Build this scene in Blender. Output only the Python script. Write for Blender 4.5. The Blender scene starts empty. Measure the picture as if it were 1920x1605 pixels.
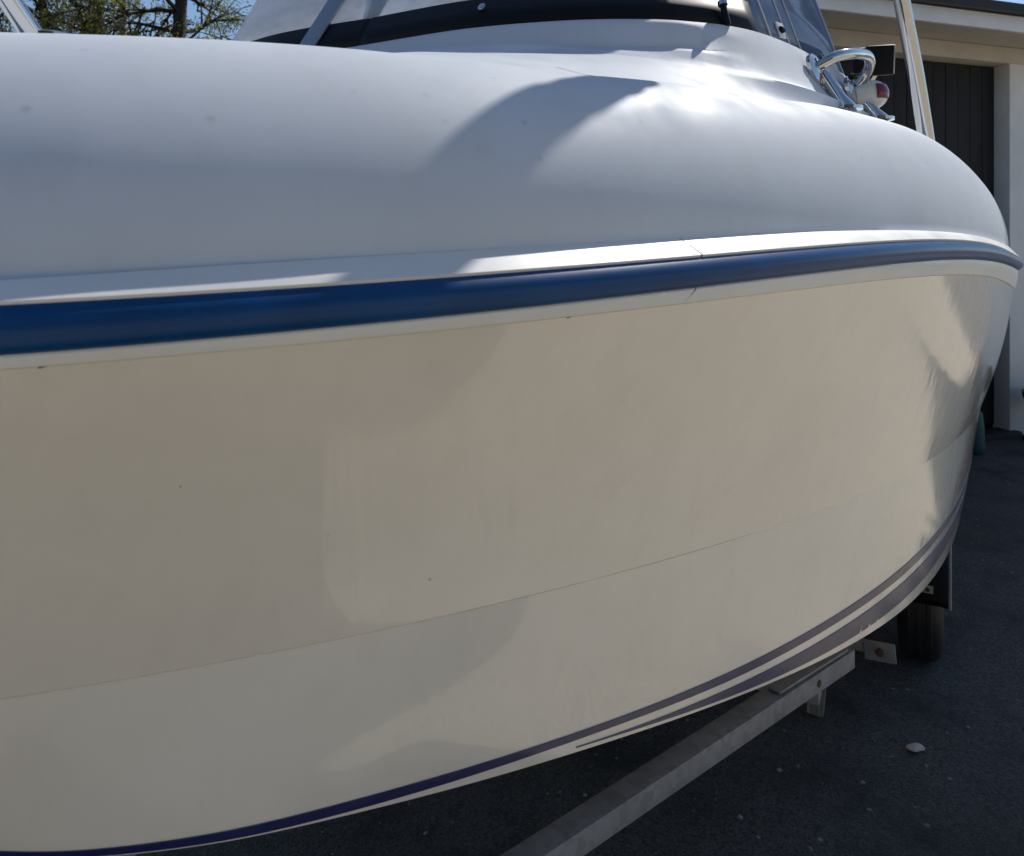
import bpy, bmesh, math, random
import numpy as np
from mathutils import Vector, Matrix

R = math.radians
scene = bpy.context.scene
col = scene.collection
random.seed(7)
rng = np.random.default_rng(7)

# ---------------------------------------------------------------- camera
EYE = 1.40
cam_d = bpy.data.cameras.new('camera'); cam = bpy.data.objects.new('camera', cam_d); col.objects.link(cam)
cam.location = (0, 0, EYE); cam.rotation_euler = (R(90), 0, 0)
cam_d.sensor_fit = 'HORIZONTAL'; cam_d.sensor_width = 36.0
cam_d.lens = 36.0 * 1487 / 1920
cam_d.shift_x = (960 - 956) / 1920.0
cam_d.shift_y = -(802.5 - 455) / 1920.0
cam_d.clip_start = 0.02; cam_d.clip_end = 2000
cam_d.dof.use_dof = True; cam_d.dof.focus_distance = 1.5; cam_d.dof.aperture_fstop = 11
scene.camera = cam

# ---------------------------------------------------------------- sky, sun, exposure
SUN_AZ = 40.0      # degrees from +Y towards +X
SUN_EL = 46.0
world = bpy.data.worlds.new('World'); scene.world = world; world.use_nodes = True
wn = world.node_tree.nodes; wl = world.node_tree.links
sky = wn.new('ShaderNodeTexSky'); sky.sky_type = 'NISHITA'; sky.sun_disc = False
sky.sun_elevation = R(SUN_EL); sky.sun_rotation = R(SUN_AZ); sky.air_density = 1.0; sky.dust_density = 0.2; sky.ozone_density = 3.0
wl.new(sky.outputs[0], wn['Background'].inputs[0]); wn['Background'].inputs[1].default_value = 0.07
sd = bpy.data.lights.new('sun', 'SUN'); sd.energy = 2.6; sd.angle = R(0.53); sd.color = (1.0, 0.96, 0.90)
sun = bpy.data.objects.new('sun', sd); col.objects.link(sun)
_dir = Vector((math.sin(R(SUN_AZ)) * math.cos(R(SUN_EL)), math.cos(R(SUN_AZ)) * math.cos(R(SUN_EL)), math.sin(R(SUN_EL))))
sun.rotation_euler = _dir.to_track_quat('Z', 'Y').to_euler(); sun.location = (4, 5, 8)
vs = scene.view_settings
vs.view_transform = 'Standard'; vs.look = 'None'; vs.gamma = 1.0; vs.use_curve_mapping = False; vs.exposure = 0.66
scene.cycles.max_bounces = 8; scene.cycles.diffuse_bounces = 4; scene.cycles.transparent_max_bounces = 12
scene.cycles.use_denoising = True
scene.cycles.sample_clamp_indirect = 6.0

# ---------------------------------------------------------------- helpers
def tag(o, label=None, cat=None, group=None, kind=None):
    if label: o['label'] = label
    if cat: o['category'] = cat
    if group: o['group'] = group
    if kind: o['kind'] = kind
    return o
def empty(name, loc=(0, 0, 0), rz=0.0):
    o = bpy.data.objects.new(name, None); col.objects.link(o); o.location = loc; o.rotation_euler = (0, 0, rz)
    o.empty_display_size = 0.2
    return o
def link(name, me, mats, parent=None):
    o = bpy.data.objects.new(name, me); col.objects.link(o)
    for m in (mats if isinstance(mats, (list, tuple)) else [mats]): me.materials.append(m)
    if parent: o.parent = parent
    return o
def smooth_mesh(me, ang=None):
    for p in me.polygons: p.use_smooth = True
    if ang is not None: me.set_sharp_from_angle(angle=R(ang))
def from_pd(name, v, f, mats, parent=None, smooth=None, merge=1e-5):
    bm = bmesh.new()
    vs_ = [bm.verts.new(p) for p in v]
    for q in f:
        try: bm.faces.new([vs_[i] for i in q])
        except ValueError: pass
    if merge: bmesh.ops.remove_doubles(bm, verts=bm.verts, dist=merge)
    bmesh.ops.recalc_face_normals(bm, faces=bm.faces)
    me = bpy.data.meshes.new(name); bm.to_mesh(me); bm.free()
    if smooth is not None: smooth_mesh(me, smooth)
    return link(name, me, mats, parent)
def loft(rings, closed=False, cap=False):
    n = len(rings[0]); v = [tuple(p) for r in rings for p in r]; f = []
    for j in range(len(rings) - 1):
        for i in range(n if closed else n - 1):
            a_ = j * n + i; b_ = j * n + (i + 1) % n
            f.append((a_, b_, b_ + n, a_ + n))
    if cap:
        f.append(tuple(range(n))[::-1]); f.append(tuple(range((len(rings) - 1) * n, len(rings) * n)))
    return v, f
def tube_geo(pts, rad, seg=14, flat=1.0, up=Vector((0, 0, 1))):
    pts = [Vector(p) for p in pts]; rr = rad if isinstance(rad, (list, tuple)) else [rad] * len(pts)
    rings = []
    for i, p in enumerate(pts):
        t = (pts[min(i + 1, len(pts) - 1)] - pts[max(i - 1, 0)]).normalized()
        x = t.cross(up)
        if x.length < 1e-3: x = t.cross(Vector((1, 0, 0)))
        x.normalize(); y = x.cross(t).normalized()
        rings.append([p + x * math.cos(k * 2 * math.pi / seg) * rr[i] + y * math.sin(k * 2 * math.pi / seg) * rr[i] * flat for k in range(seg)])
    return loft(rings, True, True)
def tube(name, pts, rad, mat, parent=None, seg=14, flat=1.0, up=Vector((0, 0, 1))):
    v, f = tube_geo(pts, rad, seg, flat, up); return from_pd(name, v, f, mat, parent, 40)
def curve_pts(ctrl, n=24):
    c = np.array(ctrl, float); t = np.concatenate([[0], np.cumsum(np.linalg.norm(np.diff(c, axis=0), axis=1))])
    q = np.linspace(0, t[-1], n); return np.stack([spl(t, c[:, k], q) for k in range(3)], 1)
def box_bm(bm, c, size, rot=None):
    r = bmesh.ops.create_cube(bm, size=1.0); m = Matrix.Translation(Vector(c)) @ (rot.to_4x4() if rot else Matrix()) @ Matrix.Diagonal((*size, 1))
    bmesh.ops.transform(bm, matrix=m, verts=r['verts']); return r['verts']
def box(name, c, size, mat, parent=None, bev=0.0, rot=None):
    bm = bmesh.new(); box_bm(bm, c, size, rot)
    if bev: bmesh.ops.bevel(bm, geom=list(bm.edges), offset=bev, segments=2, affect='EDGES', profile=0.6)
    me = bpy.data.meshes.new(name); bm.to_mesh(me); bm.free()
    if bev: smooth_mesh(me, 30)
    return link(name, me, mat, parent)
def bar(name, p0, p1, w, h, mat, parent=None, bev=0.003):
    p0 = Vector(p0); p1 = Vector(p1); d = p1 - p0
    q = d.to_track_quat('X', 'Z')
    return box(name, (p0 + p1) / 2, (d.length, w, h), mat, parent, bev, q.to_matrix())
def disc(name, c, axis, r, h, mat, parent=None, seg=20, bev=0.2):
    axis = Vector(axis).normalized(); q = axis.to_track_quat('Z', 'Y'); c = Vector(c)
    prof = [(r, 0), (r, h * (1 - bev)), (r * (1 - bev), h), (0.0, h)]
    rings = [[c + q @ Vector((a_ * math.cos(k * 2 * math.pi / seg), a_ * math.sin(k * 2 * math.pi / seg), z_)) for k in range(seg)] for a_, z_ in [(0.0, 0)] + prof]
    v, f = loft(rings, True); return from_pd(name, v, f, mat, parent, 40)
def lathe(name, c, axis, prof, mat, parent=None, seg=28, smooth=40):
    axis = Vector(axis).normalized(); q = axis.to_track_quat('Z', 'Y'); c = Vector(c)
    rings = [[c + q @ Vector((a_ * math.cos(k * 2 * math.pi / seg), a_ * math.sin(k * 2 * math.pi / seg), z_)) for k in range(seg)] for a_, z_ in prof]
    v, f = loft(rings, True); return from_pd(name, v, f, mat, parent, smooth)

# ---------------------------------------------------------------- materials
def mat(name, base=(.5, .5, .5), rough=.5, metal=0.0, spec=.5, coat=0.0, coat_rough=.05):
    m = bpy.data.materials.new(name); m.use_nodes = True
    p = m.node_tree.nodes['Principled BSDF']
    p.inputs['Base Color'].default_value = (*base, 1); p.inputs['Roughness'].default_value = rough
    p.inputs['Metallic'].default_value = metal; p.inputs['Specular IOR Level'].default_value = spec
    p.inputs['Coat Weight'].default_value = coat; p.inputs['Coat Roughness'].default_value = coat_rough
    return m
def nd(m, t, **kw):
    n = m.node_tree.nodes.new(t)
    for k, v in kw.items():
        if k in n.inputs: n.inputs[k].default_value = v
        else: setattr(n, k, v)
    return n
def lk(m, a_, b_): m.node_tree.links.new(a_, b_)
def coords(m, scale=(1, 1, 1), kind='Object'):
    tc = nd(m, 'ShaderNodeTexCoord'); mp = nd(m, 'ShaderNodeMapping'); mp.inputs['Scale'].default_value = scale
    lk(m, tc.outputs[kind], mp.inputs[0]); return mp.outputs[0]
def noise(m, vec, scale, detail=4, rough=.5):
    n = nd(m, 'ShaderNodeTexNoise'); n.inputs['Scale'].default_value = scale; n.inputs['Detail'].default_value = detail; n.inputs['Roughness'].default_value = rough
    lk(m, vec, n.inputs['Vector']); return n.outputs[0]
def ramp(m, fac, stops):
    r = nd(m, 'ShaderNodeValToRGB'); e = r.color_ramp.elements
    while len(e) < len(stops): e.new(0.5)
    for x, (p, c) in zip(e, stops): x.position = p; x.color = (*c, 1) if len(c) == 3 else c
    lk(m, fac, r.inputs[0]); return r.outputs[0]
def mixc(m, fac, a_, b_, mode='MIX'):
    n = nd(m, 'ShaderNodeMix', data_type='RGBA', blend_type=mode)
    for sock, val in ((n.inputs[0], fac), (n.inputs[6], a_), (n.inputs[7], b_)):
        if hasattr(val, 'is_linked'): lk(m, val, sock)
        else: sock.default_value = val if isinstance(val, float) else ((*val, 1) if len(val) == 3 else val)
    return n.outputs[2]
def bump(m, height, strength, dist, prev=None):
    b = nd(m, 'ShaderNodeBump'); b.inputs['Strength'].default_value = strength; b.inputs['Distance'].default_value = dist
    lk(m, height, b.inputs['Height'])
    if prev: lk(m, prev, b.inputs['Normal'])
    return b.outputs[0]
def P(m): return m.node_tree.nodes['Principled BSDF']

def gelcoat(name, base, rough, coat, wave, spots=0.0, ripple=0.0):
    m = mat(name, base, rough, 0, .5, coat, .04)
    v = coords(m)
    c = ramp(m, noise(m, v, 2.3, 5, .6), [(.3, tuple(x * .93 for x in base)), (.7, tuple(min(1, x * 1.04) for x in base))])
    dirt = noise(m, coords(m, (3, 3, .9)), 7, 6, .7)
    c = mixc(m, ramp(m, dirt, [(.5, (0, 0, 0)), (.85, (.22, .22, .22))]), c, (base[0] * .72, base[1] * .70, base[2] * .62))
    if spots:
        vo = nd(m, 'ShaderNodeTexVoronoi'); vo.inputs['Scale'].default_value = 17; lk(m, v, vo.inputs['Vector'])
        big = noise(m, v, 3.1, 2)
        k = nd(m, 'ShaderNodeMath', operation='MULTIPLY')
        lk(m, ramp(m, vo.outputs['Distance'], [(.02, (1, 1, 1)), (.10, (0, 0, 0))]), k.inputs[0]); lk(m, ramp(m, big, [(.48, (0, 0, 0)), (.58, (spots, spots, spots))]), k.inputs[1])
        c = mixc(m, k.outputs[0], c, (.34, .32, .27))
        # hairline scratches
        sc = nd(m, 'ShaderNodeTexVoronoi'); sc.inputs['Scale'].default_value = 1.0; lk(m, coords(m, (14, 14, 120)), sc.inputs['Vector'])
        k2 = nd(m, 'ShaderNodeMath', operation='MULTIPLY')
        lk(m, ramp(m, sc.outputs['Distance'], [(.06, (1, 1, 1)), (.1, (0, 0, 0))]), k2.inputs[0]); lk(m, ramp(m, noise(m, v, 5.7, 2), [(.6, (0, 0, 0)), (.66, (.8, .8, .8))]), k2.inputs[1])
        c = mixc(m, k2.outputs[0], c, (.93, .93, .91))
    lk(m, c, P(m).inputs['Base Color'])
    rr = ramp(m, noise(m, v, 11, 5), [(.3, (rough * .8,) * 3), (.7, (rough * 1.25,) * 3)]); lk(m, rr, P(m).inputs['Roughness'])
    n1 = bump(m, noise(m, coords(m, (1.6, 1.6, .5)), 9, 3), wave, .004)
    if ripple:                                                        # fibre print-through: fine upright ripples in the gloss
        sx = nd(m, 'ShaderNodeSeparateXYZ'); lk(m, v, sx.inputs[0])
        gr = nd(m, 'ShaderNodeMapRange'); lk(m, sx.outputs[0], gr.inputs[0])
        for q_, val in zip((1, 2, 3, 4), (-3.45, -2.7, .02, .38)): gr.inputs[q_].default_value = val
        b_ = nd(m, 'ShaderNodeBump'); b_.inputs['Distance'].default_value = .002; lk(m, gr.outputs[0], b_.inputs['Strength']); lk(m, n1, b_.inputs['Normal'])
        lk(m, noise(m, coords(m, (1.3, 1.3, .55)), 17, 4, .6), b_.inputs['Height']); n1 = b_.outputs[0]
    n2 = bump(m, noise(m, v, 60, 3), .03, .001, n1)
    lk(m, n2, P(m).inputs['Normal']); lk(m, n1, P(m).inputs['Coat Normal'])
    return m
M = {}
M['hull'] = gelcoat('gelcoat_hull', (.86, .79, .675), .15, 1.0, .02, 0.0, 1.0)
M['deck'] = gelcoat('gelcoat_deck', (.645, .67, .70), .57, 0.0, .05, .5); P(M['deck']).inputs['Specular IOR Level'].default_value = .14
M['trim'] = gelcoat('white_trim', (.80, .78, .73), .40, 0.0, .02)
M['blue'] = mat('blue_vinyl', (.006, .045, .16), .34, 0, .3)
def _blue():
    m = M['blue']; v = coords(m)
    lk(m, ramp(m, noise(m, v, 14, 5), [(.3, (.002, .045, .145)), (.75, (.003, .064, .20))]), P(m).inputs['Base Color'])
    lk(m, bump(m, noise(m, v, 90, 3), .08, .001), P(m).inputs['Normal'])
_blue()
M['navy'] = mat('navy_tape', (.010, .008, .045), .28, 0, .5, .35)
def _navy():
    m = M['navy']; v = coords(m)
    lk(m, ramp(m, noise(m, coords(m, (2, 2, 9)), 8, 6, .7), [(.35, (.006, .009, .075)), (.75, (.022, .028, .12))]), P(m).inputs['Base Color'])
_navy()
M['chip'] = mat('bare_gelcoat', (.78, .76, .72), .5)
M['bottom'] = mat('bottom_paint', (.03, .03, .035), .7)
M['black'] = mat('black_rubber', (.006, .006, .008), .5, 0, .2)
M['steel'] = mat('stainless_steel', (.66, .65, .63), .09, 1.0)
M['alu'] = mat('brushed_aluminium', (.42, .43, .46), .38, .9)
def _alu():
    m = M['alu']; lk(m, ramp(m, noise(m, coords(m, (1, 1, 40)), 6, 5), [(.3, (.3, .3, .3)), (.7, (.5, .5, .5))]), P(m).inputs['Roughness'])
_alu()
def galv(name, lo, hi, rough):
    m = mat(name, lo, rough, .15); v = coords(m)
    vo = nd(m, 'ShaderNodeTexVoronoi'); vo.inputs['Scale'].default_value = 55; lk(m, v, vo.inputs['Vector'])
    c = mixc(m, .5, ramp(m, noise(m, v, 6, 6, .7), [(.3, lo), (.7, hi)]), ramp(m, vo.outputs['Color'], [(.2, lo), (.8, hi)]))
    lk(m, c, P(m).inputs['Base Color']); return m
M['galv'] = galv('galvanised_steel', (.15, .155, .165), (.26, .265, .28), .55)
M['rubber'] = mat('tyre_rubber', (.018, .018, .018), .55)
M['wood'] = mat('weathered_wood', (.26, .21, .16), .8)
def _wood():
    m = M['wood']; v = coords(m, (30, 30, 2))
    lk(m, ramp(m, noise(m, v, 3, 6), [(.3, (.16, .13, .10)), (.7, (.36, .31, .25))]), P(m).inputs['Base Color'])
_wood()
M['rust'] = mat('rusty_bolt', (.09, .05, .03), .8, .4)
M['canvas'] = mat('navy_canvas', (.012, .016, .035), .85)
M['interior'] = mat('cockpit_lining', (.30, .31, .34), .7)
M['lamp_white'] = mat('lamp_housing', (.72, .70, .63), .3, 0, .5, .3)
M['lamp_red'] = mat('red_lens', (.14, .002, .010), .12, 0, .5, .6)
M['teal'] = mat('teal_plastic', (.010, .075, .075), .5)
M['stone'] = mat('pale_stone', (.62, .50, .44), .85)
def glassy(name, tint, alpha, rough, haze):
    # clear acrylic sheet: mostly see-through, a little milky from age, reflecting the sky
    m = mat(name, tint, rough, 0, .5, .6, .03)
    nt = m.node_tree; out = nt.nodes['Material Output']
    tr = nd(m, 'ShaderNodeBsdfTransparent'); tr.inputs[0].default_value = (*[min(1, .75 + .25 * t) for t in tint], 1)
    tl = nd(m, 'ShaderNodeBsdfTranslucent'); tl.inputs[0].default_value = (*haze, 1)
    mx = nd(m, 'ShaderNodeMixShader'); mx.inputs[0].default_value = .55
    lk(m, P(m).outputs[0], mx.inputs[1]); lk(m, tl.outputs[0], mx.inputs[2])
    m2 = nd(m, 'ShaderNodeMixShader')
    f = ramp(m, noise(m, coords(m, (3, 3, 6)), 4, 5, .6), [(.3, (1 - alpha * 1.15,) * 3), (.7, (1 - alpha * .8,) * 3)])
    lk(m, f, m2.inputs[0]); lk(m, mx.outputs[0], m2.inputs[1]); lk(m, tr.outputs[0], m2.inputs[2])
    lk(m, m2.outputs[0], out.inputs[0]); return m
M['glass'] = glassy('windscreen_acrylic', (.52, .58, .67), .76, .10, (.80, .85, .92))
def _facet():                                                        # creased clear sheet
    m = M['glass']; vo = nd(m, 'ShaderNodeTexVoronoi'); vo.inputs['Scale'].default_value = 5.5; lk(m, coords(m), vo.inputs['Vector'])
    b_ = bump(m, vo.outputs['Distance'], .5, .03); lk(m, b_, P(m).inputs['Normal']); lk(m, b_, P(m).inputs['Coat Normal'])
_facet()
M['side_glass'] = glassy('blue_side_acrylic', (.16, .24, .38), .80, .08, (.30, .38, .52))

# ---------------------------------------------------------------- boat lines (table of offsets, metres)
# columns: stem, then stations going aft.  s = aft, b = half breadth, z = height above ground
ST   = [-4.33,-4.04,-3.95,-3.85,-3.7,-3.5,-3.25,-3,-2.7,-2.4,-2,-1.6,-1.2,-0.6,0,0.7,1.4]
RB   = [0,0.4865,0.5595,0.6308,0.723,0.8246,0.9261,1.0065,1.0819,1.1399,1.1968,1.2365,1.2638,1.2884,1.3,1.295,1.27]
Z_LEDGE=[1.362,1.3716,1.3784,1.3852,1.3942,1.404,1.413,1.418,1.4182,1.4124,1.3994,1.388,1.380,1.374,1.37,1.37,1.37]
Z_RTOP =[1.350,1.3585,1.3626,1.3676,1.3756,1.3862,1.3973,1.404,1.4041,1.3951,1.3736,1.358,1.350,1.345,1.342,1.34,1.34]
Z_RBOT =[1.314,1.3227,1.3273,1.3329,1.3415,1.3527,1.364,1.3705,1.3706,1.3623,1.3425,1.322,1.310,1.300,1.295,1.29,1.29]
Z_LIP  =[1.302,1.3113,1.3153,1.3199,1.3267,1.3351,1.3431,1.3465,1.3424,1.330,1.300,1.268,1.252,1.24,1.235,1.23,1.23]
KS = [-4.23,-4.02,-3.94,-3.85,-3.7,-3.5,-3.25,-3,-2.7,-2.4,-2,-1.6,-1.2,-0.6,0,0.7,1.4]
KB = [0,0.285,0.343,0.4004,0.4865,0.5895,0.7064,0.813,0.9249,1.0134,1.0926,1.141,1.166,1.182,1.186,1.18,1.165]
KZ = [1.02,1.0045,.9972,.9888,.9762,.9619,.9475,.9365,.927,.9204,.9144,.9092,.905,.90,.897,.895,.895]
CS = [-4.14,-3.95,-3.89,-3.8,-3.68,-3.5,-3.25,-3,-2.7,-2.4,-2,-1.6,-1.2,-0.6,0,0.7,1.4]
CB = [0,0.26,0.315,0.375,0.43,0.5067,0.6155,0.7263,0.8516,0.9541,1.0402,1.083,1.1,1.11,1.112,1.11,1.095]
CZ = [.865,.828,.805,.778,.745,.7031,.6573,.6223,.5923,.5726,.5573,.5482,.542,.537,.535,.535,.535]
EZ = [.86,.79,.755,.715,.66,.59,.51,.45,.40,.36,.33,.31,.295,.285,.28,.28,.28]       # keel
WS = [-3.09,-3.095,-3.095,-3.075,-3.045,-3.0,-2.93,-2.82,-2.6,-2.35,-1.98,-1.6,-1.2,-.6,0,.7,1.3]  # windscreen foot
WB = [0,0.13,0.26,0.38,0.48,0.57,0.66,0.735,0.795,0.835,0.865,0.88,0.89,0.9,0.9,0.9,0.88]
WZ = [1.80]*11+[1.80,1.79,1.77,1.75,1.74,1.74]
GZ = [1.755,1.75,1.745,1.735,1.722,1.71,1.695,1.686,1.682,1.682,1.682,1.682,1.68,1.67,1.66,1.65,1.65]
DH = [.2483,.2422,.2362,.228,.2198,.2192,.2185,.2301,.2416,.2585,.2754,.2882,.301,.3073,.3137,.32,.3263]   # crown height above ledge
DW = [.28,.28,.27,.26,.25,.23,.21,.195,.185,.185,.19,.20,.20,.20,.20,.20,.20]       # crown width
def spl(x,y,xq):
    x=np.asarray(x,float);y=np.asarray(y,float);n=len(x);h=np.diff(x)
    A=np.eye(n);r=np.zeros(n)
    for i in range(1,n-1):
        A[i,i-1]=h[i-1];A[i,i]=2*(h[i-1]+h[i]);A[i,i+1]=h[i]
        r[i]=6*((y[i+1]-y[i])/h[i]-(y[i]-y[i-1])/h[i-1])
    m=np.linalg.solve(A,r);xq=np.asarray(xq,float)
    k=np.clip(np.searchsorted(x,xq)-1,0,n-2);d=xq-x[k]
    return y[k]+d*((y[k+1]-y[k])/h[k]-h[k]*(2*m[k]+m[k+1])/6)+d*d*m[k]/2+d**3*(m[k+1]-m[k])/(6*h[k])
TAU=np.concatenate([[0],np.cumsum(np.hypot(np.diff(ST),np.diff(RB)))])
def stations(per=5):
    t=[]
    for i in range(len(TAU)-1): t+=list(np.linspace(TAU[i],TAU[i+1],per,endpoint=False))
    return np.array(t+[TAU[-1]])
def ln(s,b,z,t): return np.stack([spl(TAU,s,t),np.clip(spl(TAU,b,t),0,None),spl(TAU,z,t)],1)

SW1T = [.96,.955,.95,.94,.925,.899,.867,.815,.732,.662,.602,.56,.535,.52,.52,.52,.52]     # stripe edges, 0 = knuckle, 1 = chine
SW1B = [.995,.993,.99,.988,.982,.953,.910,.870,.789,.725,.662,.62,.595,.58,.58,.58,.58]
SW2T = [.97,.97,.97,.97,.97,.968,.964,.925,.852,.786,.732,.69,.66,.64,.64,.64,.64]
SW2B = [.97,.97,.97,.97,.97,.968,.972,.978,.96,.924,.872,.83,.80,.78,.78,.78,.78]
BOAT_AXIS = 29.0
BOAT_AT = (1.1848, 4.3213)
def L3(p): return (float(p[0]), -float(p[1]), float(p[2]))          # (aft, to port, up) -> boat local
_ax = np.array([math.sin(R(BOAT_AXIS)), math.cos(R(BOAT_AXIS))]); _nx = np.array([math.cos(R(BOAT_AXIS)), -math.sin(R(BOAT_AXIS))])
def W3(s, b, z):                                                     # boat coordinates -> world
    q = np.array(BOAT_AT) + s * _ax + b * _nx; return Vector((q[0], q[1], z))

# ================================================================ ground and yard
def nd_col(m, v):
    n_ = nd(m, 'ShaderNodeTexNoise'); n_.inputs['Scale'].default_value = 4; n_.inputs['Detail'].default_value = 5; lk(m, v, n_.inputs['Vector']); return n_.outputs['Color']
def ground_mats():
    m = mat('asphalt', (.045, .045, .048), .85); v = coords(m)
    big = ramp(m, noise(m, v, .9, 6, .65), [(.3, (.056, .052, .050)), (.7, (.104, .098, .092))])
    vo = nd(m, 'ShaderNodeTexVoronoi'); vo.inputs['Scale'].default_value = 190; lk(m, v, vo.inputs['Vector'])
    grit = ramp(m, vo.outputs['Color'], [(.1, (.45, .45, .45)), (.9, (1.5, 1.5, 1.5))])
    c = mixc(m, 1.0, big, grit, 'MULTIPLY')
    st_ = nd(m, 'ShaderNodeTexVoronoi'); st_.inputs['Scale'].default_value = 9; lk(m, v, st_.inputs['Vector'])
    c = mixc(m, ramp(m, st_.outputs['Distance'], [(.03, (1, 1, 1)), (.075, (0, 0, 0))]), c, (.30, .28, .26))
    c = mixc(m, ramp(m, noise(m, v, 2.6, 7, .7), [(.48, (0, 0, 0)), (.66, (.85, .85, .85))]), c, (.020, .020, .022))
    lk(m, c, P(m).inputs['Base Color'])
    lk(m, bump(m, vo.outputs['Distance'], .6, .004, bump(m, noise(m, v, 25, 5), .4, .01)), P(m).inputs['Normal'])
    g = mat('pale_bounce_gravel', (.42, .37, .30), .95); v = coords(g)
    vo = nd(g, 'ShaderNodeTexVoronoi'); vo.inputs['Scale'].default_value = 120; lk(g, v, vo.inputs['Vector'])
    c = mixc(g, .5, ramp(g, noise(g, v, .6, 6), [(.3, (.58, .495, .37)), (.7, (.74, .645, .50))]), ramp(g, vo.outputs['Color'], [(.1, (.48, .41, .31)), (.9, (.82, .72, .57))]))
    lk(g, c, P(g).inputs['Base Color']); lk(g, bump(g, vo.outputs['Distance'], .8, .02), P(g).inputs['Normal'])
    return m, g
M['asphalt'], M['gravel'] = ground_mats()
o = from_pd('ground', [(-150, -150, 0), (150, -150, 0), (150, 150, 0), (-150, 150, 0)], [(0, 1, 2, 3)], M['asphalt']); tag(o, kind='structure')
def gravel_sheet():
    # unseen pale gravel added for bounce; its notch shapes the dark reflection on the hull
    ex = [(-40, -.5), (-8, .3), (-3, 1.2), (-1.1, 1.15), (-.85, .7), (-.72, .15), (-.45, -.12), (0, -.2), (.45, -.1), (.85, .3), (1.0, .7), (.95, .92), (.75, .94), (.54, .85), (.36, .73), (.25, .655), (.28, .75), (.42, .88), (.48, 1.02), (.62, 1.35), (1.08, 1.56), (1.36, 1.9), (2.2, 3.05), (3.1, 4.35), (3.8, 5.2), (5.0, 5.7), (40, 9.0)]
    e = np.array(ex); tt = np.linspace(0, len(ex) - 1, 300); c = np.stack([np.interp(tt, range(len(ex)), e[:, k]) for k in (0, 1)], 1)
    for _ in range(3): c[1:-1] = (c[:-2] + 2 * c[1:-1] + c[2:]) / 4
    c[1:-1] += rng.normal(0, .003, (298, 2))
    v = [(x, y, .004) for x, y in c] + [(40, -40, .004), (-40, -40, .004)]
    return v, [tuple(range(len(v)))]
v, f = gravel_sheet(); o = from_pd('bounce_gravel', v, f, M['gravel']); tag(o, kind='structure')

# ================================================================ boat
boat = empty('motorboat', (BOAT_AT[0], BOAT_AT[1], 0), R(90 - BOAT_AXIS))
tag(boat, 'white motorboat with blue rub rail and navy waterline stripes on a trailer', 'boat')
T = stations(8)
def line3(s, b, z, off=0.0, t=None):
    p = ln(s, b, z, T if t is None else t)
    if off: p = p.copy(); p[:, 1] = np.clip(p[:, 1] - off, 0, None)
    return p
rail_top = line3(ST, RB, Z_RTOP); ledge = line3(ST, RB, Z_LEDGE, .030); rail_bot = line3(ST, RB, Z_RBOT, .004); lip = line3(ST, RB, Z_LIP, .012)
knuck = line3(KS, KB, KZ); chine = line3(CS, CB, CZ)
keel = np.stack([spl(TAU, CS, T), np.zeros(len(T)), spl(TAU, EZ, T)], 1)
def both(rings):                                                     # port rings + their starboard mirror, joined along the stem
    out = []
    for r in rings:
        r = np.array(r); mr = r.copy(); mr[:, 1] *= -1
        out.append([L3(p) for p in mr[::-1]] + [L3(p) for p in r])
    return out
def side(rings, sgn):
    out = []
    for r in rings:
        r = np.array(r).copy(); r[:, 1] *= sgn; out.append([L3(p) for p in r])
    return out
def plan_normal(p):                                                  # outward plan normal of a port line
    d = np.gradient(p[:, :2], axis=0); n_ = np.stack([-d[:, 1], d[:, 0]], 1) / np.linalg.norm(d, axis=1)[:, None]
    n_[:, :] = np.where(n_[:, 1:2] < 0, -n_, n_); return n_
# --- hull shell: topsides, knuckle step, lower panel, bottom
top_in = line3(ST, RB, Z_LIP, .016); top_in[:, 2] += .02
fl = np.linspace(0, 1, 14)
topsides = []
for k in fl:
    p = lip + (knuck - lip) * k
    p = p.copy(); p[:, 1] += np.interp(p[:, 0], [-3.6, -2.9, -2.2], [-.016, -.004, .012]) * math.sin(math.pi * k) * np.clip(knuck[:, 1] / .3, 0, 1); p[:, 1] -= .004 * (1 - k)
    topsides.append(p)
kn = plan_normal(knuck)
step = knuck.copy(); step[:, :2] -= kn * .0035 * np.clip(knuck[:, 1:2] / .1, 0, 1); step[:, 2] -= .003
lower = [step + (chine - step) * k for k in np.linspace(0, 1, 9)]
sh = topsides + lower
sp = chine.copy(); sp[:, 1] = np.clip(sp[:, 1] - .025, 0, None); sp[:, 2] -= .012
bott = [sp + (keel - sp) * k for k in np.linspace(0, 1, 6)]
def fine_shell(per, nu, nl):                                          # the same shell on close stations so the gloss stays fair
    tq = stations(per); lp_ = line3(ST, RB, Z_LIP, .012, tq); kq = line3(KS, KB, KZ, 0, tq); cq = line3(CS, CB, CZ, 0, tq); rows = []
    for k in np.linspace(0, 1, nu):
        p = (lp_ + (kq - lp_) * k).copy(); p[:, 1] += np.interp(p[:, 0], [-3.6, -2.9, -2.2], [-.016, -.004, .012]) * math.sin(math.pi * k) * np.clip(kq[:, 1] / .3, 0, 1); p[:, 1] -= .004 * (1 - k); rows.append(p)
    stp = kq.copy(); stp[:, :2] -= plan_normal(kq) * .0035 * np.clip(kq[:, 1:2] / .1, 0, 1); stp[:, 2] -= .003
    return rows + [stp + (cq - stp) * k for k in np.linspace(0, 1, nl)]
v, f = loft(both(fine_shell(36, 30, 16))); hull = from_pd('hull', v, f, M['hull'], boat, 25)
v, f = loft(both([chine, sp] + bott[1:])); o = from_pd('hull_bottom', v, f, M['hull'], boat, 25)
# --- transom
ends = [r[-1] for r in sh] + [r[-1] for r in bott]
pr = [L3(p) for p in ends]; sb = [(p[0], -p[1], p[2]) for p in pr]
tv = pr + sb[::-1]; from_pd('transom', tv, [tuple(range(len(tv)))], M['hull'], boat)
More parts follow.
